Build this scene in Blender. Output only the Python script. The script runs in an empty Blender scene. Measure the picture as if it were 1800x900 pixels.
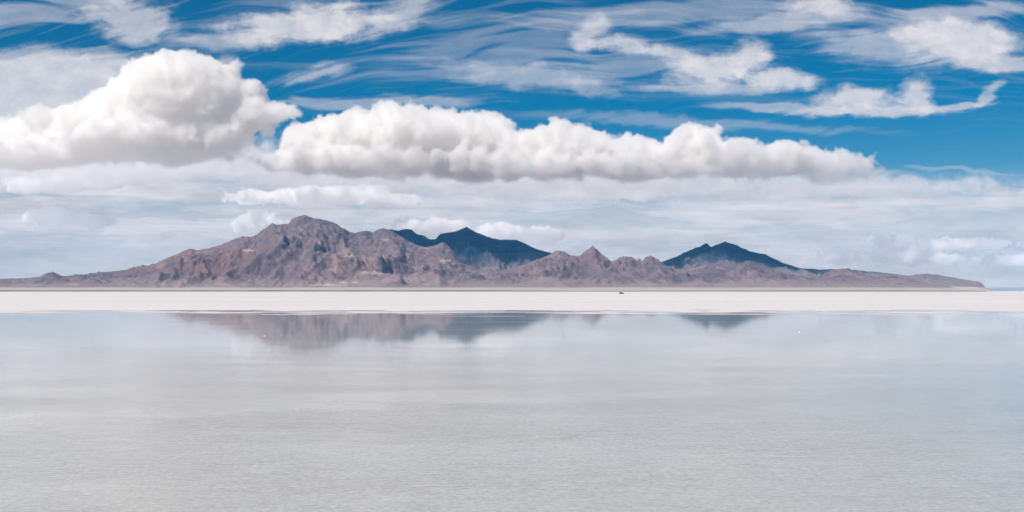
import bpy, bmesh, math, random
import numpy as np
from mathutils import Vector

random.seed(7)
C = bpy.context.scene.collection
SC = bpy.context.scene

# ------------------------------------------------------------------ camera
F = 1766.0                       # focal length in photo pixels (1800 wide)
CAM_H = 3.0
HORIZON = 511.5
PITCH = math.atan((HORIZON - 450.0) / F)
cam_data = bpy.data.cameras.new("camera")
cam = bpy.data.objects.new("camera", cam_data); C.objects.link(cam)
cam_data.sensor_width = 36.0
cam_data.lens = 36.0 * F / 1800.0
cam_data.clip_start = 0.1
cam_data.clip_end = 400000.0
cam.location = (0, 0, CAM_H)
cam.rotation_euler = (math.pi / 2 + PITCH, 0, 0)
SC.camera = cam

def at(px, py, Y):
    """world point on the vertical plane y=Y seen at photo pixel px,py"""
    a, b = (px - 900.0) / F, (450.0 - py) / F
    d = Vector((a, math.cos(PITCH) - b * math.sin(PITCH), math.sin(PITCH) + b * math.cos(PITCH)))
    k = Y / d.y
    return Vector((d.x * k, Y, CAM_H + d.z * k))

# ------------------------------------------------------------------ sky, sun, exposure
SUN_EL, SUN_AZ = math.radians(52), math.radians(218)      # azimuth clockwise from +Y: behind and left of the camera
W = bpy.data.worlds.new("World"); SC.world = W; W.use_nodes = True
nt = W.node_tree; nt.nodes.clear()
sky = nt.nodes.new("ShaderNodeTexSky"); sky.sky_type = 'NISHITA'; sky.sun_disc = False
sky.sun_elevation = SUN_EL; sky.sun_rotation = SUN_AZ
sky.altitude = 1300; sky.air_density = 1.0; sky.dust_density = 0.3; sky.ozone_density = 3.0
hs = nt.nodes.new("ShaderNodeHueSaturation"); hs.inputs['Hue'].default_value = 0.489; hs.inputs['Saturation'].default_value = 1.62
hs.inputs['Value'].default_value = 0.78
bg = nt.nodes.new("ShaderNodeBackground"); bg.inputs[1].default_value = 0.085
wo = nt.nodes.new("ShaderNodeOutputWorld")
nt.links.new(sky.outputs[0], hs.inputs['Color']); nt.links.new(hs.outputs[0], bg.inputs[0]); nt.links.new(bg.outputs[0], wo.inputs[0])

sd = bpy.data.lights.new("sun", 'SUN'); sd.energy = 4.8; sd.angle = math.radians(0.5); sd.color = (1, 0.90, 0.80)
sun = bpy.data.objects.new("sun", sd); C.objects.link(sun)
to_sun = Vector((math.sin(SUN_AZ) * math.cos(SUN_EL), math.cos(SUN_AZ) * math.cos(SUN_EL), math.sin(SUN_EL)))
sun.rotation_euler = to_sun.to_track_quat('Z', 'Y').to_euler()

SC.view_settings.view_transform = 'Standard'; SC.view_settings.look = 'None'
SC.view_settings.exposure = 0.0; SC.view_settings.gamma = 1.0; SC.view_settings.use_curve_mapping = False
SC.render.engine = 'CYCLES'
cy = SC.cycles
cy.max_bounces = 44; cy.volume_bounces = 36; cy.transparent_max_bounces = 24; cy.diffuse_bounces = 2; cy.glossy_bounces = 3
cy.volume_step_rate = 2.0
cy.use_adaptive_sampling = True; cy.adaptive_threshold = 0.02; cy.volume_max_steps = 512
cy.use_denoising = True

# ------------------------------------------------------------------ helpers
def tag(o, label=None, cat=None, group=None, kind=None):
    if label: o['label'] = label
    if cat: o['category'] = cat
    if group: o['group'] = group
    if kind: o['kind'] = kind
    return o

def mat(name):
    m = bpy.data.materials.new(name); m.use_nodes = True
    n = m.node_tree.nodes; n.clear()
    return m, m.node_tree

class N:
    """small helper for building node trees"""
    def __init__(s, t): s.t = t
    def __call__(s, typ, ins=None, **props):
        n = s.t.nodes.new(typ)
        for k, v in props.items(): setattr(n, k, v)
        for k, v in (ins or {}).items():
            if hasattr(v, 'is_output') or isinstance(v, bpy.types.NodeSocket): s.t.links.new(v, n.inputs[k])
            else: n.inputs[k].default_value = v
        return n
    def m(s, op, a, b=0.0, c=None, clamp=False):
        ins = {0: a, 1: b}
        if c is not None: ins[2] = c
        n = s('ShaderNodeMath', ins, operation=op); n.use_clamp = clamp
        return n.outputs[0]
    def mix(s, f, a, b, blend='MIX'):
        n = s('ShaderNodeMix', {0: f, 6: a, 7: b}, data_type='RGBA', blend_type=blend)
        return n.outputs[2]
    def ramp(s, f, stops, interp='LINEAR'):
        n = s('ShaderNodeValToRGB', {0: f}); r = n.color_ramp; r.interpolation = interp
        while len(r.elements) > 1: r.elements.remove(r.elements[0])
        r.elements[0].position = stops[0][0]; r.elements[0].color = stops[0][1] if len(stops[0][1]) == 4 else (*stops[0][1], 1)
        for p, c in stops[1:]:
            e = r.elements.new(p); e.color = c if len(c) == 4 else (*c, 1)
        return n.outputs[0]

def grid_mesh(name, X, Y, Z, material, attrs=None, smooth=True):
    ny, nx = X.shape
    me = bpy.data.meshes.new(name)
    co = np.stack([X, Y, Z], -1).reshape(-1, 3).astype(np.float32)
    idx = np.arange(nx * ny).reshape(ny, nx)
    q = np.stack([idx[:-1, :-1], idx[:-1, 1:], idx[1:, 1:], idx[1:, :-1]], -1).reshape(-1, 4)
    me.vertices.add(len(co)); me.vertices.foreach_set('co', co.ravel())
    me.loops.add(q.size); me.loops.foreach_set('vertex_index', q.ravel().astype(np.int32))
    me.polygons.add(len(q)); me.polygons.foreach_set('loop_start', (np.arange(len(q)) * 4).astype(np.int32))
    me.polygons.foreach_set('loop_total', np.full(len(q), 4, np.int32))
    me.update(calc_edges=True)
    if smooth: me.polygons.foreach_set('use_smooth', np.ones(len(q), bool))
    for k, v in (attrs or {}).items():
        a = me.attributes.new(k, 'FLOAT', 'POINT'); a.data.foreach_set('value', v.ravel().astype(np.float32))
    me.materials.append(material)
    o = bpy.data.objects.new(name, me); C.objects.link(o)
    return o

_rng = np.random.RandomState(11)
_P = _rng.permutation(512); _P = np.concatenate([_P, _P, _P])
_ang = _rng.rand(512) * 2 * np.pi
_GX, _GY = np.cos(_ang), np.sin(_ang)
def perlin(x, y, s=0):
    x = x + s * 17.31; y = y + s * 9.73
    xi = np.floor(x).astype(int); yi = np.floor(y).astype(int)
    fx = x - xi; fy = y - yi; xi &= 511; yi &= 511
    u = fx * fx * fx * (fx * (fx * 6 - 15) + 10); v = fy * fy * fy * (fy * (fy * 6 - 15) + 10)
    def g(a, b, dx, dy):
        h = _P[_P[(xi + a) & 511] + ((yi + b) & 511)] & 511
        return _GX[h] * dx + _GY[h] * dy
    return 1.5 * ((g(0, 0, fx, fy) * (1 - u) + g(1, 0, fx - 1, fy) * u) * (1 - v) + (g(0, 1, fx, fy - 1) * (1 - u) + g(1, 1, fx - 1, fy - 1) * u) * v)
def fbm(x, y, o=5, s=0, gain=0.5):
    r = 0; a = 1; t = 0
    for i in range(o):
        r = r + a * perlin(x * 2 ** i, y * 2 ** i, s + i); t += a; a *= gain
    return r / t
def ridged(x, y, o=5, s=0, gain=0.5):
    r = 0; a = 1; t = 0; w = 1.0
    for i in range(o):
        n = (1 - np.abs(perlin(x * 2 ** i, y * 2 ** i, s + i))) ** 2
        r = r + a * n * w; w = np.clip(n * 1.4, 0, 1); t += a; a *= gain
    return r / t
def sstep(a, b, x):
    t = np.clip((x - a) / (b - a), 0, 1); return t * t * (3 - 2 * t)

# ------------------------------------------------------------------ salt flat
def salt_material():
    m, t = mat("dry_salt"); n = N(t)
    co = n('ShaderNodeTexCoord').outputs['Object']
    st = n('ShaderNodeMapping', {0: co, 3: (0.004, 0.02, 1)}).outputs[0]
    a = n('ShaderNodeTexNoise', {'Vector': st, 'Scale': 1.0, 'Detail': 6.0, 'Roughness': 0.6}).outputs[0]
    b = n('ShaderNodeTexNoise', {'Vector': co, 'Scale': 0.6, 'Detail': 5.0, 'Roughness': 0.6}).outputs[0]
    v = n('ShaderNodeTexVoronoi', {'Vector': co, 'Scale': 0.7}, feature='DISTANCE_TO_EDGE').outputs[0]
    c = n.ramp(a, [(0.3, (0.64, 0.62, 0.615)), (0.5, (0.745, 0.72, 0.71)), (0.7, (0.80, 0.78, 0.765))])
    c = n.mix(0.35, c, n.ramp(b, [(0.3, (0.56, 0.545, 0.545)), (0.7, (0.78, 0.76, 0.75))]))
    h = n.m('ADD', n.m('MULTIPLY', n.m('LESS_THAN', v, 0.06), 0.6), b)
    bp = n('ShaderNodeBump', {'Height': h, 'Strength': 0.4, 'Distance': 0.02}).outputs[0]
    p = n('ShaderNodeBsdfPrincipled', {'Base Color': c, 'Roughness': 0.8, 'Normal': bp, 'Specular IOR Level': 0.25})
    t.links.new(p.outputs[0], n('ShaderNodeOutputMaterial').inputs[0])
    return m
SALT = salt_material()
gy = np.concatenate([np.linspace(-26000, -500, 12), np.linspace(-300, 600, 40), np.geomspace(700, 27000, 40)])
gx = np.concatenate([-np.geomspace(27000, 300, 25), np.linspace(-250, 250, 30), np.geomspace(300, 27000, 25)])
GX, GY = np.meshgrid(gx, gy)
tag(grid_mesh("salt_flat", GX, GY, np.zeros_like(GX), SALT), "dry white salt flat stretching to the horizon", kind='structure')

# ------------------------------------------------------------------ shallow water
def water_material():
    m, t = mat("brine"); n = N(t)
    co = n('ShaderNodeTexCoord').outputs['Object']
    def noise(sc, scale, det, rough=0.55, dist=0.0):
        mp = n('ShaderNodeMapping', {0: co, 3: sc}).outputs[0]
        return n('ShaderNodeTexNoise', {'Vector': mp, 'Scale': scale, 'Detail': det, 'Roughness': rough, 'Distortion': dist}).outputs[0]
    patch = noise((0.06, 0.16, 1), 1.0, 4.0)
    bed = noise((1.0, 1.6, 1), 1.3, 8.0, 0.7); grain = noise((1.0, 1.3, 1), 9.0, 6.0, 0.75)
    c = n.ramp(patch, [(0.3, (0.46, 0.46, 0.415)), (0.7, (0.64, 0.635, 0.58))])
    c = n.mix(0.55, c, n.ramp(bed, [(0.34, (0.38, 0.38, 0.345)), (0.66, (0.66, 0.65, 0.60))]))
    c = n.mix(0.5, c, n.ramp(grain, [(0.36, (0.30, 0.30, 0.285)), (0.5, (0.47, 0.46, 0.44)), (0.62, (0.68, 0.67, 0.64))]))
    r1 = noise((0.9, 2.6, 1), 2.2, 5.0, 0.6, 0.4)
    r2 = noise((0.11, 0.30, 1), 1.0, 4.0, 0.6)
    y = n('ShaderNodeSeparateXYZ', {0: co}).outputs[1]
    near = n('ShaderNodeMapRange', {0: y, 1: 8.0, 2: 60.0, 3: 1.0, 4: 0.02}); near.interpolation_type = 'SMOOTHSTEP'
    gust = n.m('ADD', n.m('MULTIPLY', n.m('SUBTRACT', r2, 0.38), 3.0, clamp=True), 0.45)
    bs = n.m('MULTIPLY', near.outputs[0], gust)
    bp = n('ShaderNodeBump', {'Height': n.m('ADD', r1, n.m('MULTIPLY', grain, 0.5)), 'Distance': 0.012, 'Strength': bs}).outputs[0]
    tilt = n('ShaderNodeVectorMath', {0: bp, 1: (0, -0.0055, 0)}, operation='ADD').outputs[0]
    nn = n('ShaderNodeVectorMath', {0: tilt}, operation='NORMALIZE').outputs[0]
    ro = n('ShaderNodeMapRange', {0: patch, 1: 0.3, 2: 0.7, 3: 0.025, 4: 0.06}).outputs[0]
    p = n('ShaderNodeBsdfPrincipled', {'Base Color': c, 'Roughness': ro, 'IOR': 1.34, 'Normal': nn})
    t.links.new(p.outputs[0], n('ShaderNodeOutputMaterial').inputs[0])
    return m
WATER = water_material()
SHORE = 141.0
wx = np.linspace(-420, 420, 841)
shore = SHORE + 5.0 * fbm(wx * 0.02, wx * 0 + 3.3, 4, 5) + 1.5 * fbm(wx * 0.15, wx * 0 + 1.3, 3, 8) + 6 * sstep(30, 90, wx)
rows = np.concatenate([np.linspace(-150, 0, 8)[:-1], np.linspace(0, 1, 30) ** 0.7 * 1.0])
WX = np.tile(wx, (37, 1)); WYr = []
for k in range(37):
    WYr.append(np.full_like(wx, -150 + k * 150 / 7) if k < 7 else shore * ((k - 7) / 29.0))
WY = np.array(WYr)
tag(grid_mesh("shallow_water", WX, WY, np.full_like(WX, 0.006), WATER), "thin sheet of still brine mirroring the mountains and clouds", kind='structure')

def flat_patch(bm, cx, cyy, L, Wd, z, seed):
    """a thin lens-shaped sheet of irregular outline"""
    r = random.Random(seed); k = 48; vs = []
    ph = [r.uniform(0, 6.28) for _ in range(4)]
    for i in range(k):
        a = 2 * math.pi * i / k
        w = 1 + 0.25 * math.sin(3 * a + ph[0]) + 0.15 * math.sin(5 * a + ph[1]) + 0.1 * math.sin(9 * a + ph[2])
        vs.append(bm.verts.new((cx + L * math.cos(a) * (1 + 0.08 * math.sin(2 * a + ph[3])), cyy + Wd * math.sin(a) * w, z)))
    bm.faces.new(vs)
def patches(name, label, spots, z, m):
    bm = bmesh.new()
    for i, (px, py, lpx, wm) in enumerate(spots):
        Y = CAM_H * F / (py - HORIZON); x = (px - 900) / F * Y
        flat_patch(bm, x, Y, lpx / F * Y, wm, z + 0.0001 * i, i + int(z * 1e4))
    me = bpy.data.meshes.new(name); bm.to_mesh(me); bm.free(); me.materials.append(m)
    o = bpy.data.objects.new(name, me); C.objects.link(o)
    return tag(o, label, kind='structure')
_r = random.Random(3)
bars = [(_r.uniform(-60, 1860), 548.5 + abs(_r.gauss(0, 1)) * 2.2, _r.uniform(12, 110), _r.uniform(.4, 2.2)) for _ in range(70)]
pools = [(_r.uniform(-60, 1860), 548.2 - abs(_r.gauss(0, 1)) * 2.0, _r.uniform(10, 90), _r.uniform(.4, 2.4)) for _ in range(60)]
patches("salt_crust", "thin bars of white salt along the water's edge", bars, 0.010, SALT)
patches("puddles", "thin pools of brine beyond the water's edge", pools, 0.006, WATER)

# ------------------------------------------------------------------ mountains
def prof(pts):
    a = np.array(pts, float); return a[:, 0], a[:, 1]
FRONT = [(-900, 492), (-600, 488), (-300, 492), (-100, 489), (0, 490), (40, 489), (70, 486), (78, 482), (92, 478), (105, 484), (112, 486), (165, 481), (220, 475),
 (250, 469), (275, 463), (290, 455), (310, 447), (325, 440), (332, 437), (345, 440), (365, 436), (385, 430), (400, 424), (415, 418),
 (425, 413), (440, 415), (450, 411), (465, 400), (478, 391), (485, 394), (497, 393), (507, 392), (513, 384), (525, 379), (535, 377),
 (545, 381), (560, 385), (575, 388), (588, 392), (600, 400), (612, 406), (623, 409), (640, 405), (650, 405), (655, 408), (662, 404),
 (677, 401), (690, 406), (703, 414), (715, 424), (735, 432), (750, 435), (765, 430), (778, 424), (790, 433), (800, 447), (815, 462),
 (840, 472), (880, 474), (905, 472), (930, 462), (955, 452), (968, 446), (978, 440), (990, 441), (1005, 449), (1018, 450), (1030, 440), (1043, 433),
 (1052, 440), (1065, 453), (1075, 459), (1083, 455), (1095, 449), (1110, 451), (1120, 457), (1128, 459), (1135, 451), (1143, 449),
 (1155, 456), (1168, 466), (1185, 473), (1210, 474), (1240, 466), (1262, 462), (1278, 468), (1300, 464), (1318, 457), (1335, 464), (1365, 477),
 (1400, 484), (1440, 487), (1466, 475), (1490, 472), (1512, 481), (1540, 488), (1570, 485), (1600, 491), (1620, 497), (1660, 502), (1700, 507), (1737, 511), (1760, 511), (1800, 512)]
BACK = [(500, 470), (600, 440), (640, 415), (670, 404), (685, 403), (700, 405), (712, 403), (722, 403), (735, 411), (745, 413), (757, 419), (765, 419), (775, 408),
 (790, 408), (800, 407), (808, 403), (820, 398), (835, 407), (850, 413), (865, 420), (880, 423), (905, 422), (920, 427), (935, 435),
 (950, 441), (970, 446), (1000, 455), (1080, 466), (1140, 466), (1168, 458), (1190, 450), (1205, 442), (1225, 434), (1243, 427), (1250, 433),
 (1262, 429), (1275, 423), (1290, 429), (1310, 436), (1330, 444), (1345, 446), (1360, 455), (1380, 464), (1400, 470), (1440, 473),
 (1500, 473), (1540, 477), (1600, 484), (1635, 481), (1647, 482), (1680, 488), (1710, 494), (1724, 495), (1737, 501), (1750, 509), (1800, 513)]

def rock_material(name, warm, k=1.0):
    m, t = mat(name); n = N(t)
    co = n('ShaderNodeTexCoord').outputs['Object']
    km = n('ShaderNodeMapping', {0: co, 3: (0.001, 0.001, 0.001)}).outputs[0]
    big = n('ShaderNodeTexNoise', {'Vector': km, 'Scale': 0.9, 'Detail': 5.0, 'Roughness': 0.6}).outputs[0]
    mid = n('ShaderNodeTexNoise', {'Vector': km, 'Scale': 4.5, 'Detail': 8.0, 'Roughness': 0.68}).outputs[0]
    fine = n('ShaderNodeTexNoise', {'Vector': km, 'Scale': 30.0, 'Detail': 7.0, 'Roughness': 0.75}).outputs[0]
    bands = n('ShaderNodeTexNoise', {'Vector': n('ShaderNodeMapping', {0: co, 3: (0.0008, 0.0008, 0.012)}).outputs[0], 'Scale': 1.3, 'Detail': 6.0, 'Roughness': 0.6, 'Distortion': 0.8}).outputs[0]
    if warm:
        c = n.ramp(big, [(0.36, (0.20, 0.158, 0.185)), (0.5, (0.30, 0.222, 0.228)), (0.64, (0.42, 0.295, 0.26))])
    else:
        c = n.ramp(big, [(0.36, (0.008, 0.035, 0.075)), (0.56, (0.03, 0.065, 0.115)), (0.66, (0.12, 0.13, 0.16))])  # far range: blue cloud shade put into the rock colour
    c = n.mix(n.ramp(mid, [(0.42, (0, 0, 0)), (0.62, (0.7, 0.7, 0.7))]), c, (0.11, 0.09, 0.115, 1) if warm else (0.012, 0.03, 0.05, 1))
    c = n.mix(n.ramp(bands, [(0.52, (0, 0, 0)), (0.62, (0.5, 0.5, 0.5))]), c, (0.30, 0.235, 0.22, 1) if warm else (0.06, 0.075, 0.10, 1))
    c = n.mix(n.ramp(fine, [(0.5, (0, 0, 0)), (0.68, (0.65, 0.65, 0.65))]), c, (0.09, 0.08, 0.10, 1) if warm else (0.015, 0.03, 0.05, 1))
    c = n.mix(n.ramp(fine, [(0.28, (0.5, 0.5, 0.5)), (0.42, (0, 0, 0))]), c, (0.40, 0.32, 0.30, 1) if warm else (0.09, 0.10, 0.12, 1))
    apron = n('ShaderNodeAttribute', attribute_name='apron').outputs['Fac']
    sand = n('ShaderNodeAttribute', attribute_name='sand').outputs['Fac']
    orange = n('ShaderNodeAttribute', attribute_name='orange').outputs['Fac']
    c = n.mix(orange, c, n.mix(mid, (0.36, 0.2, 0.14, 1), (0.2, 0.12, 0.10, 1)))
    c = n.mix(apron, c, n.mix(mid, (0.44, 0.355, 0.33, 1), (0.31, 0.25, 0.245, 1)))
    c = n.mix(sand, c, (0.66, 0.55, 0.46, 1))
    bp = n('ShaderNodeBump', {'Height': fine, 'Strength': 0.9, 'Distance': 26.0}).outputs[0]
    p = n('ShaderNodeBsdfPrincipled', {'Base Color': c, 'Roughness': 0.95, 'Normal': bp, 'Specular IOR Level': 0.1})
    t.links.new(p.outputs[0], n('ShaderNodeOutputMaterial').inputs[0])
    return m

def gully(x, y, s):
    wx_ = x + 260 * fbm(x / 900, y / 900, 3, s + 40); wy_ = y + 260 * fbm(x / 900, y / 900, 3, s + 60)
    return ridged(wx_ / 620, wy_ / 1500, 6, s, 0.55), ridged(wx_ / 210, wy_ / 380, 5, s + 20, 0.6)

def range_mesh(name, label, pts, Y0, y_front, y_back, x0, x1, dx, toe, apron_h, material, s, patches_=(), ap_hi=5.0):
    px, py = prof(pts)
    xs = np.arange(x0, x1, dx)
    ys = np.concatenate([np.linspace(toe, y_front, 26)[:-1], np.arange(y_front, Y0, 15.0), np.linspace(Y0, y_back, 40)])
    X, Y = np.meshgrid(xs, ys)
    pxx = 900 + X / np.maximum(Y, y_front) * F      # spurs run down from the crest towards the flat
    H = np.maximum((HORIZON - np.interp(pxx, px, py)) / F * Y0 + CAM_H - apron_h * np.interp(pxx, [1600, 1745], [1.0, 0.0]), 0)
    H = np.maximum(H + np.interp(pxx, [1380, 1500, 1745], [0, 14, 14]) * fbm(pxx / 22, pxx * 0 + 4.4, 4, s + 13, 0.6) * np.clip(H / 40, 0, 1)
                   + 20 * fbm(pxx / 17, pxx * 0 + 2.2, 5, s + 3, 0.62) * np.clip((H - 110) / 400, 0.03, 1.0), 0)
    fade = sstep(0, 60, H)
    # blurred profile feeds the lower slopes so that crests spread into rounded spurs
    k = int(420 / dx); ker = np.hanning(2 * k + 1); ker /= ker.sum()
    Hs = np.array([np.convolve(np.pad(r, k, mode='edge'), ker, 'valid') for r in H])
    g1, g2 = gully(X, Y, s)
    g3 = ridged((X + 60 * fbm(X / 200, Y / 200, 2, s + 44)) / 85, Y / 170, 4, s + 90, 0.6)
    yr = Y0 + 110 * fbm(xs / 1500, xs * 0 + 7.7, 3, s + 9)[None, :]
    tf = np.clip((yr - Y) / (yr - y_front), 0, 1); tb = np.clip((Y - yr) / (y_back - yr), 0, 1)
    t = np.where(Y < yr, tf, tb)
    t2 = np.clip(t * (1 + 1.15 * (0.55 - g1) * (1 - t) ** 0.5), 0, 1)
    g = (1 - t2) ** 1.55
    w = np.clip((t - 0.05) / 0.45, 0, 1)
    base = (H * (1 - w) + Hs * w) * g
    amp = np.clip(base / 260, 0, 1.1) * np.clip(t / 0.05, 0.12, 1)
    Z = base + amp * (120 * (g1 - 0.5) * np.clip(t * 3, 0, 1) + 50 * (g2 - 0.5) + 44 * (g3 - 0.5)) + amp * 9 * fbm(X / 45, Y / 60, 3, s + 70)
    ap = np.clip((Y - toe) / (y_front - toe), 0, 1) ** 1.6 * apron_h
    ap = ap * (1 + 0.5 * fbm(X / 900, Y / 2500, 3, s + 80))
    out = np.interp(900 + X / Y * F, [1600, 1745], [1, 0.0])
    Z = np.maximum(Z, 0) * fade * np.clip(out * 6, 0, 1) + ap * out ** 1.1
    Z = np.where(Y < toe + 40, -2.0, Z)
    Z = np.where(out <= 0, np.minimum(Z, -1.0) - 2, Z)
    Z[0, :] = -3
    slope_h = Z
    apron = (0.85 if ap_hi > 6 else 1.0) * sstep(ap_hi * apron_h + 2.0 * ap_hi * 9 * fbm(X / 500, Y / 500, 3, s + 4), apron_h * 0.9, slope_h)  # on the far range, sunlit patches of the lower slopes are painted in here
    sand = sstep(apron_h * 1.25, apron_h * 0.85, slope_h + 5 * fbm(X / 700, Y / 700, 3, s + 5))
    PX = 900 + X / Y * F; PY = HORIZON - (Z - CAM_H) / Y * F
    # bright quarry scars and tracks near the foot: real pale ground at fixed places on the slope
    for (qx, qy, rx, ry, k_) in patches_:
        d = ((PX - qx) / rx) ** 2 + ((PY - qy) / ry) ** 2 + 0.9 * fbm(X / 90, Y / 160, 3, s + 6)
        sand = np.maximum(sand, k_ * sstep(1.0, 0.5, d))
    orange = 0.55 * sstep(0.05, 0.35, fbm(X / 800, Z / 90, 4, s + 33) + 0.42 * np.exp(-((PX - 340) / 150) ** 2) - 0.12) * (PX < 1200)
    return tag(grid_mesh(name, X, Y, Z, material, {'apron': apron, 'sand': sand, 'orange': orange}), label, kind='structure')

range_mesh("mountain_range", "brown and mauve desert mountains with gullied slopes", FRONT, 12500.0, 9500.0, 14300.0, -15500, 6600, 14.0, 6600.0, 34.0,
           rock_material("desert_rock", True), 1,
           [(612, 497, 20, 3.0, .8), (580, 501, 40, 1.6, .6), (655, 479, 22, 3.0, .55), (436, 440, 12, 2.0, .8), (617, 450, 22, 1.6, .7), (783, 458, 12, 3, .7),
            (810, 463, 12, 1.5, .5), (130, 499, 9, 3, .5), (560, 436, 3, 12, .4), (678, 421, 9, 4, .3)])
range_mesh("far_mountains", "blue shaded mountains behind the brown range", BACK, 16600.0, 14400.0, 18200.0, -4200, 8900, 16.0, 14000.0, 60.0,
           rock_material("shade_tinted_rock", False), 5, ap_hi=12.0)

# low dark embankment crossing the flat before the mountains
def dark_earth():
    m, t = mat("dark_earth"); n = N(t)
    co = n('ShaderNodeTexCoord').outputs['Object']
    a = n('ShaderNodeTexNoise', {'Vector': n('ShaderNodeMapping', {0: co, 3: (0.004, 0.01, 0.05)}).outputs[0], 'Scale': 1.0, 'Detail': 6.0}).outputs[0]
    c = n.ramp(a, [(0.35, (0.07, 0.055, 0.045)), (0.6, (0.13, 0.10, 0.085)), (0.7, (0.25, 0.2, 0.17))])
    p = n('ShaderNodeBsdfPrincipled', {'Base Color': c, 'Roughness': 0.95})
    t.links.new(p.outputs[0], n('ShaderNodeOutputMaterial').inputs[0])
    return m
ex = np.linspace(-9000, (1731 - 900) / F * 6000, 500)
secy = np.array([-26, -9, -3, 3, 9, 26.]); secz = np.array([-.5, .82, 1.0, 1.0, .82, -.5])
hh = (6.0 + 1.6 * fbm(ex / 260, ex * 0, 4, 3)) * np.interp(900 + ex / 6000 * F, [-100, 900, 960, 1010, 1300, 1600, 1731], [1, 1, .75, .55, .8, .9, .5])
EX, EY = np.meshgrid(ex, 6000 + secy); EZ = secz[:, None] * hh[None, :]
tag(grid_mesh("embankment", EX, EY, EZ, dark_earth()), "low dark earth embankment between the salt and the mountains", kind='structure')

# ------------------------------------------------------------------ high cloud sheets (cirrus and grey veil)
def sheet_material(name, col, transl, contrast=1.0):
    m, t = mat(name); n = N(t)
    d = n('ShaderNodeAttribute', attribute_name='cover').outputs['Fac']
    col = n.mix(n('ShaderNodeAttribute', attribute_name='thick').outputs['Fac'], col, tuple(c * contrast for c in col[:3]) + (1,))
    tr = n('ShaderNodeBsdfTransparent')
    df = n('ShaderNodeBsdfDiffuse', {0: col}); tl = n('ShaderNodeBsdfTranslucent', {0: col})
    mx = n('ShaderNodeMixShader', {0: transl, 1: df.outputs[0], 2: tl.outputs[0]})
    o = n('ShaderNodeMixShader', {0: d, 1: tr.outputs[0], 2: mx.outputs[0]})
    t.links.new(o.outputs[0], n('ShaderNodeOutputMaterial').inputs[0])
    return m

def rot_blob(PX, PY, x, y, rx, ry, ang=0, p=2.0):
    a = math.radians(ang); dx = PX - x; dy = -(PY - y)
    u = (dx * math.cos(a) + dy * math.sin(a)) / rx; v = (-dx * math.sin(a) + dy * math.cos(a)) / ry
    return np.exp(-(u * u + v * v) ** (p / 2))

def shell(name, label, alt, ymax, v0, v1, nu, nv, fn, material):
    us = np.linspace(-0.62, 0.62, nu); vs = np.linspace(v0, v1, nv)
    U, V = np.meshgrid(us, vs)
    R = 1.0 / (V / alt + 1.0 / ymax)
    X, Y, Z = U * R, R, V * R + CAM_H
    PX = 900 + U * F * 1.0; PY = HORIZON - V * F
    d = np.clip(fn(PX, PY), 0, 1)
    return tag(grid_mesh(name, X, Y, Z, material, {'cover': d, 'thick': np.clip(0.45 + 1.3 * fbm(PX / 170 + 0.35 * fbm(PX / 90, PY / 30, 3, 131), PY / 32 + 0.3 * fbm(PX / 60, PY / 20, 3, 137), 6, 133, 0.58), 0, 1)}), label, kind='stuff')

def streaks(PX, PY, ang, L, Wd, s, o=4, bend=0.0):
    a = math.radians(ang); dx, dy = PX, -PY
    wob = 30 * fbm(PX / 260, PY / 150, 2, s + 90)
    u = dx * math.cos(a) + dy * math.sin(a); v = -dx * math.sin(a) + dy * math.cos(a) + wob + bend * (u / 1000) ** 2
    return fbm(u / L, v / Wd, o, s, 0.52)

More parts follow.
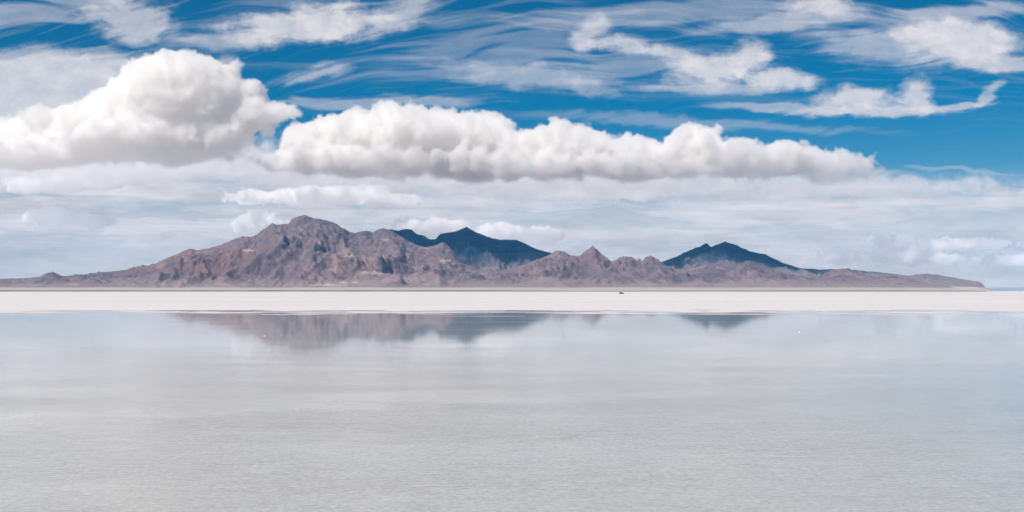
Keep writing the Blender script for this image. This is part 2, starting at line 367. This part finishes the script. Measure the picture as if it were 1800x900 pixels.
def cirrus(PX, PY):
    wx_ = PX + 22 * fbm(PX / 90, PY / 55, 5, 21, 0.6); wy_ = PY + 13 * fbm(PX / 90, PY / 45, 5, 25, 0.6)
    wx0 = PX; wy0 = PY + 7 * fbm(PX / 260, PY / 140, 3, 125)
    s1 = streaks(wx0, wy0, 5, 420, 20, 30, 5, 60); s2 = streaks(wx0, wy0, -3, 380, 15, 36, 5, -50); s3 = streaks(wx0, wy0, 16, 300, 14, 39, 5, 90)
    puff = fbm(wx_ / 46, wy_ / 26, 6, 43, 0.62)
    B = lambda *a, **k: rot_blob(wx_, wy_, *a, **k)
    def tear(m, nz, op, lo=0.22, hi=0.95):
        """a cloud whose rim is torn by the fibre noise nz"""
        return op * sstep(lo, hi, m * 1.15 + nz * 0.55 * (0.35 + m)) * sstep(0.02, 0.25, m)
    D = []
    D.append(tear(B(60, 155, 290, 72, 0, p=4), 0.8 * s1 + .5 * puff, 0.86, .1, .9))
    D.append(tear(B(225, 28, 90, 45, -20), puff + .6 * s3, 0.62))
    D.append(tear(B(540, 42, 165, 36, 6), puff + .8 * s1, 0.80))
    D.append(tear(B(560, 30, 55, 30, -20), puff, 0.62))
    D.append(tear(B(700, 20, 100, 30, 24), s3 + .5 * puff, 0.50))
    D.append(tear(B(420, 66, 150, 18, 4), s1, 0.5))
    D.append(tear(B(545, 128, 78, 15, 14), s3 + .4 * puff, 0.58))
    D.append(tear(B(660, 178, 220, 12, 2), 1.8 * s2, 0.40))
    D.append(tear(B(400, 105, 26, 16, -20), puff, 0.45))
    D.append(tear(B(920, 128, 170, 24, -5), 1.2 * s1 + .4 * puff, 0.46))
    D.append(tear(B(1040, 150, 60, 18, -12), puff, 0.35))
    D.append(tear(B(900, 85, 260, 50, 10), 2.4 * s3, 0.20))
    D.append(tear(B(60, 20, 160, 34, 4), 2.2 * s1, 0.35))
    D.append(tear(B(1150, 20, 320, 22, 4), 1.6 * s1, 0.26))
    # the chain of hooked wisps
    D.append(tear(B(1036, 55, 26, 38, -40), puff, 0.72))
    D.append(tear(B(1100, 76, 62, 18, -6), puff + .4 * s2, 0.70))
    D.append(tear(B(1190, 94, 70, 17, -16), puff + .5 * s2, 0.62))
    D.append(tear(B(1265, 118, 92, 32, 4), puff, 0.86))
    D.append(tear(B(1322, 98, 32, 38, -60), puff, 0.80))
    D.append(tear(B(1378, 138, 68, 22, -4), puff, 0.80))
    D.append(tear(B(1250, 152, 170, 13, 1), 1.4 * s2 + .3 * puff, 0.55))
    D.append(tear(B(1120, 110, 150, 26, 8), 2.0 * s3, 0.22))
    # the second chain
    D.append(tear(B(1515, 172, 82, 24, 0), puff, 0.86))
    D.append(tear(B(1616, 170, 30, 40, 10), puff, 0.78))
    D.append(tear(B(1545, 194, 150, 11, 0), s2 + .3 * puff, 0.74))
    D.append(tear(B(1380, 188, 130, 10, -3), 1.4 * s2, 0.46))
    D.append(tear(B(1690, 187, 62, 7, 6), s2, 0.60))
    D.append(tear(B(1742, 166, 36, 11, 46), s3 + .4 * puff, 0.58))
    # the bright patch at the upper right
    D.append(tear(B(1690, 66, 112, 38, -6, p=3), .6 * puff, 0.95, .15, .8))
    D.append(tear(B(1750, 108, 130, 15, -3), s2 + .3 * puff, 0.72))
    D.append(tear(B(1560, 78, 150, 38, -8), 1.6 * s2 + .4 * puff, 0.48))
    D.append(tear(B(1450, 8, 80, 18, 0), puff, 0.80))
    D.append(tear(B(1380, 36, 170, 14, 6), 1.5 * s1, 0.46))
    D.append(tear(B(1690, 18, 170, 16, 5), 1.9 * s1, 0.46))
    D.append(tear(B(1230, 215, 300, 11, -3), 1.2 * s2, 0.26)); D.append(tear(B(1700, 298, 110, 6, -4), s2, 0.30))
    D.append(sstep(320, 40, PY) * 0.17 * sstep(0.0, 0.6, s1 + 0.5 * fbm(PX / 420, PY / 160, 3, 51)))
    D.append(sstep(320, 40, PY) * 0.10 * sstep(0.05, 0.5, s3))
    t = 1.0
    for q in D: t = t * (1 - np.clip(q, 0, 0.97))
    d = (1 - t) * (0.92 + 0.30 * puff)
    return np.clip(0.93 * d * sstep(-260, -60, PY), 0, 0.96)

def veil(PX, PY):
    wx_ = PX + 40 * fbm(PX / 130, PY / 50, 4, 71); wy_ = PY + 10 * fbm(PX / 120, PY / 40, 4, 75)
    s = fbm(wx_ / 240, wy_ / 34, 6, 61, 0.58); s2 = fbm(PX / 420, PY / 15, 5, 66, 0.5); pf = fbm(wx_ / 70, wy_ / 24, 5, 69, 0.6)
    B = lambda *a, **k: rot_blob(wx_, wy_, *a, **k)
    edge = np.interp(PX, [-300, 0, 480, 900, 1300, 1560, 1660, 1900], [238, 240, 252, 262, 290, 300, 318, 312])
    d = 0.97 * sstep(edge - 10, edge + 30, wy_ + 16 * pf) * (0.95 + 0.30 * s + 0.15 * pf)
    # gaps with blue behind
    d = d - 0.40 * B(60, 462, 240, 20, 0) - 0.42 * B(1790, 378, 160, 16, 3) - 0.45 * B(1740, 448, 170, 30, 0) - 0.20 * B(760, 335, 200, 12, 2)
    d = d - 0.24 * B(1180, 350, 300, 10, 0) - 0.26 * B(1000, 385, 160, 14, 0) - 0.26 * B(1620, 340, 160, 9, -2) - 0.15 * B(230, 360, 200, 12, 0)
    d = d - 0.20 * sstep(0.02, 0.5, -s2) * sstep(300, 340, PY) - 0.25 * sstep(0.05, 0.5, -s)
    d = np.maximum(d, 0.74 * sstep(280, 400, PY))
    return np.clip(d, 0, 0.96)

shell("cirrus_cloud", "thin white wisps of cirrus combed across the blue upper sky", 12000.0, 330000.0, 0.02, 0.60, 1500, 760, cirrus,
      sheet_material("ice_cloud", (0.81, 0.785, 0.77, 1), 0.9))
shell("cloud_veil", "pale grey layer of thin cloud over the horizon", 5600.0, 45000.0, 0.0002, 0.20, 1300, 330, veil,
      sheet_material("thin_cloud", (0.84, 0.81, 0.80, 1), 0.9, 0.74))

# ------------------------------------------------------------------ cumulus clouds: real volumes
def cloud_volume_material(name, dens, col=(1, 1, 1, 1), g=0.1):
    m, t = mat(name); n = N(t)
    a = n('ShaderNodeAttribute', attribute_name='density').outputs['Fac']
    v = n('ShaderNodeVolumePrincipled', {'Color': col, 'Density': n.m('MULTIPLY', a, dens), 'Anisotropy': g})
    v.inputs['Density Attribute'].default_value = ""
    t.links.new(v.outputs[0], n('ShaderNodeOutputMaterial').inputs['Volume'])
    return m

def cumulus(name, label, puffs, Y, base_py, voxel, material, scale=1.0, seed=0, cat='cloud', group=None, edge=0.10, rag=1.3, core=0.20, sub=3, lump=1.0):
    """puffs: (px, py, half width px, half height px, depth offset m, half depth m)"""
    P = []
    for (px, py, rx, ry, dy, rd) in puffs:
        YY = Y + dy
        c = at(px, py, YY); k = YY / F
        P.append((c, Vector((rx * k, rd, ry * k))))
        rr = random.Random(int(px * 7 + py * 13 + seed))
        for q in range(sub):                       # smaller heads budding from the upper side
            a = rr.uniform(-1.2, 1.2); b = rr.uniform(-1, 0.6); f = rr.uniform(0.22, 0.42)
            r_ = min(rx, ry * 1.3) * k * f
            P.append((c + Vector((rx * k * math.sin(a) * 0.85, b * rd * 0.75, ry * k * math.cos(a) * math.sqrt(max(0, 1 - 0.5 * b * b)) * 0.82)), Vector((r_ * 1.15, r_, r_))))
    zb = at(900, base_py, Y).z
    pad = 260 * scale
    lo = [min(c[i] - r[i] for c, r in P) - pad for i in range(3)]
    hi = [max(c[i] + r[i] for c, r in P) + pad for i in range(3)]
    lo[2] = max(lo[2], zb - 200 * scale)
    org = Vector(((lo[0] + hi[0]) / 2, (lo[1] + hi[1]) / 2, lo[2]))
    ng = bpy.data.node_groups.new(name + "_field", 'GeometryNodeTree')
    ng.interface.new_socket(name="Geometry", in_out='OUTPUT', socket_type='NodeSocketGeometry')
    n = N(ng)
    pos = n('GeometryNodeInputPosition').outputs[0]
    S = None
    for c, r in P:
        cc = c - org
        q = n('ShaderNodeVectorMath', {0: pos, 1: cc}, operation='SUBTRACT').outputs[0]
        q = n('ShaderNodeVectorMath', {0: q, 1: r}, operation='DIVIDE').outputs[0]
        l = n('ShaderNodeVectorMath', {0: q}, operation='LENGTH').outputs['Value']
        d = n.m('MULTIPLY', n.m('SUBTRACT', 1.0, l), min(r) / (400.0 * scale))
        S = d if S is None else n.m('SMOOTH_MAX', S, d, 0.15)
    off = n('ShaderNodeVectorMath', {0: pos, 1: (seed * 977.0, seed * 313.0, 0)}, operation='ADD').outputs[0]
    warp = n('ShaderNodeTexNoise', {'Vector': off, 'Scale': 1 / (420 * scale), 'Detail': 3.0}).outputs['Color']
    wv = n('ShaderNodeVectorMath', {0: n('ShaderNodeVectorMath', {0: warp, 1: (0.5, 0.5, 0.5)}, operation='SUBTRACT').outputs[0], 1: (170 * scale,) * 3}, operation='MULTIPLY').outputs[0]
    wp = n('ShaderNodeVectorMath', {0: off, 1: wv}, operation='ADD').outputs[0]
    vo = n('ShaderNodeTexVoronoi', {'Vector': wp, 'Scale': 1 / (430 * scale), 'Detail': 3.0, 'Roughness': 0.55, 'Lacunarity': 2.1}, feature='F1', normalize=True).outputs['Distance']
    no = n('ShaderNodeTexNoise', {'Vector': off, 'Scale': 1 / (260 * scale), 'Detail': 6.0, 'Roughness': 0.62}).outputs[0]
    S = n.m('ADD', S, n.m('MULTIPLY', n.m('SUBTRACT', 0.38, vo), 1.1 * lump))
    S = n.m('ADD', S, n.m('MULTIPLY', n.m('SUBTRACT', no, 0.5), rag))
    v2 = n('ShaderNodeTexVoronoi', {'Vector': wp, 'Scale': 1 / (125 * scale), 'Detail': 2.5, 'Roughness': 0.6, 'Lacunarity': 2.1}, feature='F1', normalize=True).outputs['Distance']
    S = n.m('ADD', S, n.m('MULTIPLY', n.m('SUBTRACT', 0.42, v2), 0.40 * lump))
    z = n('ShaderNodeSeparateXYZ', {0: pos}).outputs[2]
    big = n('ShaderNodeTexNoise', {'Vector': off, 'Scale': 1 / (900 * scale), 'Detail': 3.0}).outputs[0]
    S = n.m('ADD', S, n.m('MULTIPLY', n.m('SUBTRACT', big, 0.5), 1.5 * lump))
    zz = n.m('ADD', n.m('SUBTRACT', z, zb - org.z), n.m('MULTIPLY', n.m('SUBTRACT', big, 0.5), 800 * scale))
    S = n.m('SUBTRACT', S, n.m('MULTIPLY', n.m('MAXIMUM', n.m('MULTIPLY', zz, -1 / (120 * scale)), 0.0), 1.0))
    dens = n.m('DIVIDE', S, edge, clamp=True)
    dens = n.m('MULTIPLY', dens, dens)
    soft = n('ShaderNodeMapRange', {0: zz, 1: -170 * scale, 2: 520 * scale, 3: 0.05, 4: 1.0}, interpolation_type='SMOOTHSTEP').outputs[0]
    inner = n('ShaderNodeMapRange', {0: S, 1: 0.25, 2: 0.7, 3: 1.0, 4: core}).outputs[0]
    dens = n.m('MULTIPLY', n.m('MULTIPLY', dens, inner), soft)
    vc = n('GeometryNodeVolumeCube', {'Density': dens, 'Background': 0.0,
            'Min': Vector(lo) - org, 'Max': Vector(hi) - org,
            'Resolution X': int((hi[0] - lo[0]) / voxel), 'Resolution Y': int((hi[1] - lo[1]) / voxel), 'Resolution Z': int((hi[2] - lo[2]) / voxel)})
    sm = n('GeometryNodeSetMaterial', {'Geometry': vc.outputs[0], 'Material': material})
    ng.links.new(sm.outputs[0], n('NodeGroupOutput').inputs[0])
    me = bpy.data.volumes.new(name)
    me.materials.append(material)
    o = bpy.data.objects.new(name, me); C.objects.link(o); o.location = org
    md = o.modifiers.new("density", 'NODES'); md.node_group = ng
    return tag(o, label, cat, group)

CUM = cloud_volume_material("cumulus_vapour", 0.015, (0.997, 0.991, 0.984, 1))
cumulus("cumulus_cloud", "tall bright white cumulus heap at the left with a domed top",
    [(325, 168, 100, 72, 0, 750), (285, 165, 85, 62, -200, 600), (380, 188, 66, 56, 100, 550), (230, 205, 100, 60, -100, 650), (428, 204, 54, 32, 100, 380),
     (482, 197, 36, 12, 100, 200), (170, 228, 100, 46, 0, 650), (90, 243, 110, 40, 100, 600), (10, 252, 110, 38, 200, 600), (-100, 250, 110, 40, 200, 600),
     (-230, 245, 120, 50, 200, 700), (240, 243, 165, 42, 0, 850), (385, 244, 55, 30, -100, 400), (60, 272, 190, 22, 0, 700), (310, 270, 110, 20, 0, 500)],
    15500.0, 285, 18.0, CUM, 1.0, 1, rag=1.05, lump=0.55, sub=2, group='cumulus clouds over the mountains')
cumulus("cumulus_cloud", "long white cumulus bank above the central mountains",
    [(555, 256, 58, 38, 0, 450), (610, 240, 65, 36, 100, 500), (680, 238, 85, 42, 100, 650), (760, 236, 85, 41, 0, 650), (840, 240, 72, 40, 100, 600), (915, 258, 66, 34, 0, 550),
     (990, 260, 80, 36, 0, 550), (1070, 278, 70, 30, 0, 500), (1150, 284, 60, 26, 0, 450), (1213, 264, 50, 36, 100, 450), (1292, 282, 66, 36, -250, 500), (1378, 284, 62, 32, 0, 450),
     (1435, 296, 50, 26, 0, 350), (1495, 300, 48, 26, 0, 350), (680, 282, 140, 24, -250, 500), (860, 290, 130, 24, -250, 500),
     (515, 286, 50, 16, -200, 300), (1010, 298, 170, 20, -200, 500), (1200, 302, 130, 18, -200, 450)],
    15800.0, 314, 18.0, CUM, 1.0, 2, rag=1.3, lump=0.6, group='cumulus clouds over the mountains')
FARC = cloud_volume_material("far_vapour", 0.02)
G2 = 'small cumulus clouds low in the sky'
cumulus("cumulus_cloud", "small bright cumulus just above the highest peak",
    [(510, 348, 30, 14, 0, 420), (545, 346, 35, 15, 0, 420), (600, 345, 40, 13, 0, 380), (645, 338, 28, 10, 0, 320), (440, 348, 35, 8, 0, 400), (680, 352, 50, 8, 0, 320)],
    19300.0, 366, 22.0, FARC, 0.5, 3, group=G2)
cumulus("cumulus_cloud", "flat pale cumulus fragment at the left beneath the tall cloud",
    [(62, 326, 34, 12, 0, 380), (115, 314, 55, 15, 0, 420), (175, 320, 40, 11, 0, 320)], 19200.0, 338, 22.0, FARC, 0.5, 4, group=G2)
cumulus("cumulus_cloud", "small cream cumulus low above the left foothills",
    [(90, 381, 30, 13, 0, 380), (112, 386, 22, 12, 0, 380), (165, 389, 32, 9, 0, 320)], 19600.0, 402, 22.0, FARC, 0.5, 5, group=G2)
cumulus("cumulus_cloud", "row of cream cumulus peeping over the dark middle peak",
    [(740, 400, 40, 10, 0, 380), (780, 398, 30, 8, 0, 380), (880, 408, 40, 10, 0, 380), (930, 414, 50, 10, 0, 380), (460, 392, 40, 14, 0, 380)],
    19500.0, 430, 22.0, FARC, 0.5, 6, group=G2)
cumulus("cumulus_cloud", "pale cumulus fragments low above the right end of the range",
    [(1572, 425, 30, 9, 0, 300), (1625, 433, 40, 6, 0, 220), (1690, 430, 50, 6, 0, 220), (1590, 450, 50, 7, 0, 240), (1650, 456, 40, 6, 0, 240), (1760, 456, 50, 8, 0, 240), (1480, 452, 30, 8, 0, 240)],
    19000.0, 474, 24.0, FARC, 0.5, 7, group=G2)
cumulus("cumulus_cloud", "flat cream cumulus under the middle of the long bank",
    [(1010, 338, 50, 10, 0, 380), (1070, 340, 45, 8, 0, 320), (1130, 342, 30, 6, 0, 320)], 19300.0, 356, 22.0, FARC, 0.5, 8, group=G2)

THIN = cloud_volume_material("stratus_vapour", 0.004)
cumulus("stratus_cloud", "broad soft grey white cloud shelf under the tall left cumulus",
    [(-100, 300, 200, 20, 0, 700), (60, 292, 160, 22, 0, 700), (210, 300, 150, 26, 0, 700), (350, 300, 130, 28, 0, 700), (470, 300, 110, 30, 0, 700), (580, 310, 100, 22, 0, 600), (420, 268, 60, 24, 0, 500)],
    18000.0, 322, 34.0, THIN, 0.8, 11, edge=0.5, rag=2.6, core=1.0, sub=1)
cumulus("stratus_cloud", "thin pale cloud shelf trailing under the long central bank",
    [(760, 322, 150, 18, 0, 700), (960, 326, 170, 18, 0, 700), (1160, 326, 160, 20, 0, 700), (1330, 330, 130, 20, 0, 600), (1480, 335, 120, 18, 0, 600), (1640, 330, 130, 12, 0, 500)],
    18000.0, 350, 34.0, THIN, 0.8, 12, edge=0.5, rag=2.6, core=1.0, sub=1)

# ------------------------------------------------------------------ the car on the salt
def paint(name, col, rough=0.4, metal=0.0, coat=0.0):
    m, t = mat(name); n = N(t)
    co = n('ShaderNodeTexCoord').outputs['Object']
    a = n('ShaderNodeTexNoise', {'Vector': co, 'Scale': 3.0, 'Detail': 4.0}).outputs[0]
    c = n.mix(n.m('MULTIPLY', a, 0.35), (*col, 1), tuple(min(1, x * 1.8 + 0.02) for x in col) + (1,))
    p = n('ShaderNodeBsdfPrincipled', {'Base Color': c, 'Roughness': rough, 'Metallic': metal, 'Coat Weight': coat})
    t.links.new(p.outputs[0], n('ShaderNodeOutputMaterial').inputs[0])
    return m
def mesh_obj(name, bm, m, parent=None, bevel=0):
    if bevel: bmesh.ops.bevel(bm, geom=bm.edges[:], offset=bevel, segments=2, affect='EDGES', clamp_overlap=True)
    me = bpy.data.meshes.new(name); bm.to_mesh(me); bm.free(); me.materials.append(m)
    o = bpy.data.objects.new(name, me); C.objects.link(o); o.parent = parent
    return o
def prism(bm, prof_, y0, y1, inset=0.0, zin=1.0):
    """side outline (x,z) extruded across y; points above zin lean inwards"""
    A = [bm.verts.new((x, y0 + (inset if z > zin else 0), z)) for x, z in prof_]
    B = [bm.verts.new((x, y1 - (inset if z > zin else 0), z)) for x, z in prof_]
    bm.faces.new(A[::-1]); bm.faces.new(B)
    for i in range(len(A)):
        j = (i + 1) % len(A); bm.faces.new((A[i], A[j], B[j], B[i]))
def cyl(bm, cx, cy_, cz, r, w, seg=20):
    import mathutils
    M = mathutils.Matrix.Translation((cx, cy_, cz)) @ mathutils.Matrix.Rotation(math.pi / 2, 4, 'X')
    bmesh.ops.create_cone(bm, cap_ends=True, segments=seg, radius1=r, radius2=r, depth=w, matrix=M)
car = bpy.data.objects.new("car", None); C.objects.link(car)
tag(car, "tiny dark car parked far out on the white salt", "car")
Yc = 980.0
car.location = ((1092.5 - 900) / F * Yc, Yc, 0.005); car.rotation_euler = (0, 0, math.radians(12))
BP = paint("dark_paint", (0.03, 0.025, 0.025), 0.35, 0.0, 0.6)
GL = paint("tinted_glass", (0.015, 0.018, 0.02), 0.1)
RB = paint("tyre_rubber", (0.02, 0.02, 0.02), 0.85)
AL = paint("rim_metal", (0.45, 0.45, 0.46), 0.35, 0.9)
LM = paint("lamp_lens", (0.7, 0.7, 0.68), 0.15)
RD = paint("red_lens", (0.35, 0.02, 0.02), 0.2)
bm = bmesh.new()
prism(bm, [(-2.3, .45), (-2.32, .95), (-2.25, 1.08), (-2.1, 1.65), (-1.9, 1.74), (0.25, 1.74), (0.95, 1.15), (2.05, 1.0), (2.28, .85), (2.3, .45),
           (1.85, .38), (1.75, .62), (1.45, .76), (1.15, .62), (1.05, .38), (-1.0, .38), (-1.1, .62), (-1.4, .76), (-1.7, .62), (-1.8, .38)], -.92, .92, .13, 1.2)
mesh_obj("body", bm, BP, car, 0.03)
for s in (-1, 1):
    bm = bmesh.new()
    y0, y1 = (-.935, -.80) if s < 0 else (.80, .935)
    vs = [(-1.95, 1.14), (-1.82, 1.6), (-.95, 1.62), (-.95, 1.14)]
    for quad in ([(-1.98, 1.14), (-1.85, 1.6), (-1.0, 1.62), (-1.0, 1.14)], [(-.9, 1.14), (-.9, 1.62), (-.15, 1.62), (-.15, 1.14)], [(-.07, 1.14), (-.07, 1.62), (.2, 1.62), (.78, 1.14)]):
        V = [bm.verts.new((x, s * (.925 if z < 1.3 else .80), z)) for x, z in quad]
        Wv = [bm.verts.new((x, s * (.90 if z < 1.3 else .775), z)) for x, z in quad]
        bm.faces.new(V); bm.faces.new(Wv[::-1])
        for i in range(4): j = (i + 1) % 4; bm.faces.new((V[i], V[j], Wv[j], Wv[i]))
    mesh_obj("side_window", bm, GL, car)
for nm, (xa, za, xb, zb) in {"windscreen": (.95, 1.19, .33, 1.70), "rear_window": (-2.275, 1.15, -2.14, 1.62)}.items():
    bm = bmesh.new(); e = .02 if nm == "windscreen" else -.02
    V = [bm.verts.new(p) for p in ((xa + e, -.78, za), (xa + e, .78, za), (xb + e, .70, zb), (xb + e, -.70, zb))]
    Q = [bm.verts.new(p) for p in ((xa - e, -.78, za - .02), (xa - e, .78, za - .02), (xb - e, .70, zb - .02), (xb - e, -.70, zb - .02))]
    bm.faces.new(V); bm.faces.new(Q[::-1])
    for i in range(4): j = (i + 1) % 4; bm.faces.new((V[i], V[j], Q[j], Q[i]))
    mesh_obj(nm, bm, GL, car)
for x in (-1.4, 1.45):
    for s in (-1, 1):
        bm = bmesh.new(); cyl(bm, x, s * .82, .34, .34, .22); w = mesh_obj("wheel", bm, RB, car, 0.02)
        bm = bmesh.new(); cyl(bm, x, s * .935, .34, .2, .03); mesh_obj("rim", bm, AL, w)
for s in (-1, 1):
    bm = bmesh.new(); bmesh.ops.create_cube(bm, size=1.0)
    for v in bm.verts: v.co = (2.24 + v.co.x * .14, s * .68 + v.co.y * .36, .80 + v.co.z * .14)
    mesh_obj("headlight", bm, LM, car, 0.02)
    bm = bmesh.new(); bmesh.ops.create_cube(bm, size=1.0)
    for v in bm.verts: v.co = (-2.29 + v.co.x * .1, s * .76 + v.co.y * .22, .98 + v.co.z * .22)
    mesh_obj("tail_light", bm, RD, car, 0.02)

# two small lumps of salt standing in the brine
def salt_lump(px, py, size, label, seed):
    Y = CAM_H * F / (py - HORIZON); bm = bmesh.new()
    bmesh.ops.create_icosphere(bm, subdivisions=3, radius=1.0)
    r = random.Random(seed); o1 = [Vector((r.uniform(-1, 1), r.uniform(-1, 1), r.uniform(-.2, 1))).normalized() for _ in range(7)]
    for v in bm.verts:
        k = 1 + .35 * max(v.co.normalized().dot(q) for q in o1) ** 6 + r.uniform(-.04, .04)
        v.co = Vector((v.co.x * 1.2 * k, v.co.y * k, max(v.co.z * .75 * k, -.2))) * size
    o = mesh_obj("salt_lump", bm, SALT); o.location = ((px - 900) / F * Y, Y, 0.0)
    return tag(o, label, "salt lump")
salt_lump(466, 591, 0.045, "small white salt lump in the water left of the peak's reflection", 1)
salt_lump(1404, 584, 0.06, "small white salt lump in the water right of the reflected twin peaks", 2)

# ------------------------------------------------------------------ air
def haze_box():
    x0, x1, y0, y1, z0, z1 = -28000, 28000, -27000, 28000, -4.5, 1180
    bm = bmesh.new()
    v = [bm.verts.new(p) for p in ((x0, y0, z0), (x1, y0, z0), (x1, y1, z0), (x0, y1, z0), (x0, y0, z1), (x1, y0, z1), (x1, y1, z1), (x0, y1, z1))]
    for f in ((3, 2, 1, 0), (4, 5, 6, 7), (0, 1, 5, 4), (1, 2, 6, 5), (2, 3, 7, 6), (3, 0, 4, 7)): bm.faces.new([v[i] for i in f])
    m, t = mat("haze_air"); n = N(t)
    p = n('ShaderNodeVolumePrincipled', {'Color': (0.12, 0.50, 1.0, 1), 'Density': 1.4e-5, 'Anisotropy': 0.0})
    t.links.new(p.outputs[0], n('ShaderNodeOutputMaterial').inputs['Volume'])
    o = mesh_obj("haze", bm, m); tag(o, "thin blue air between the camera and the mountains", kind='stuff')
haze_box()
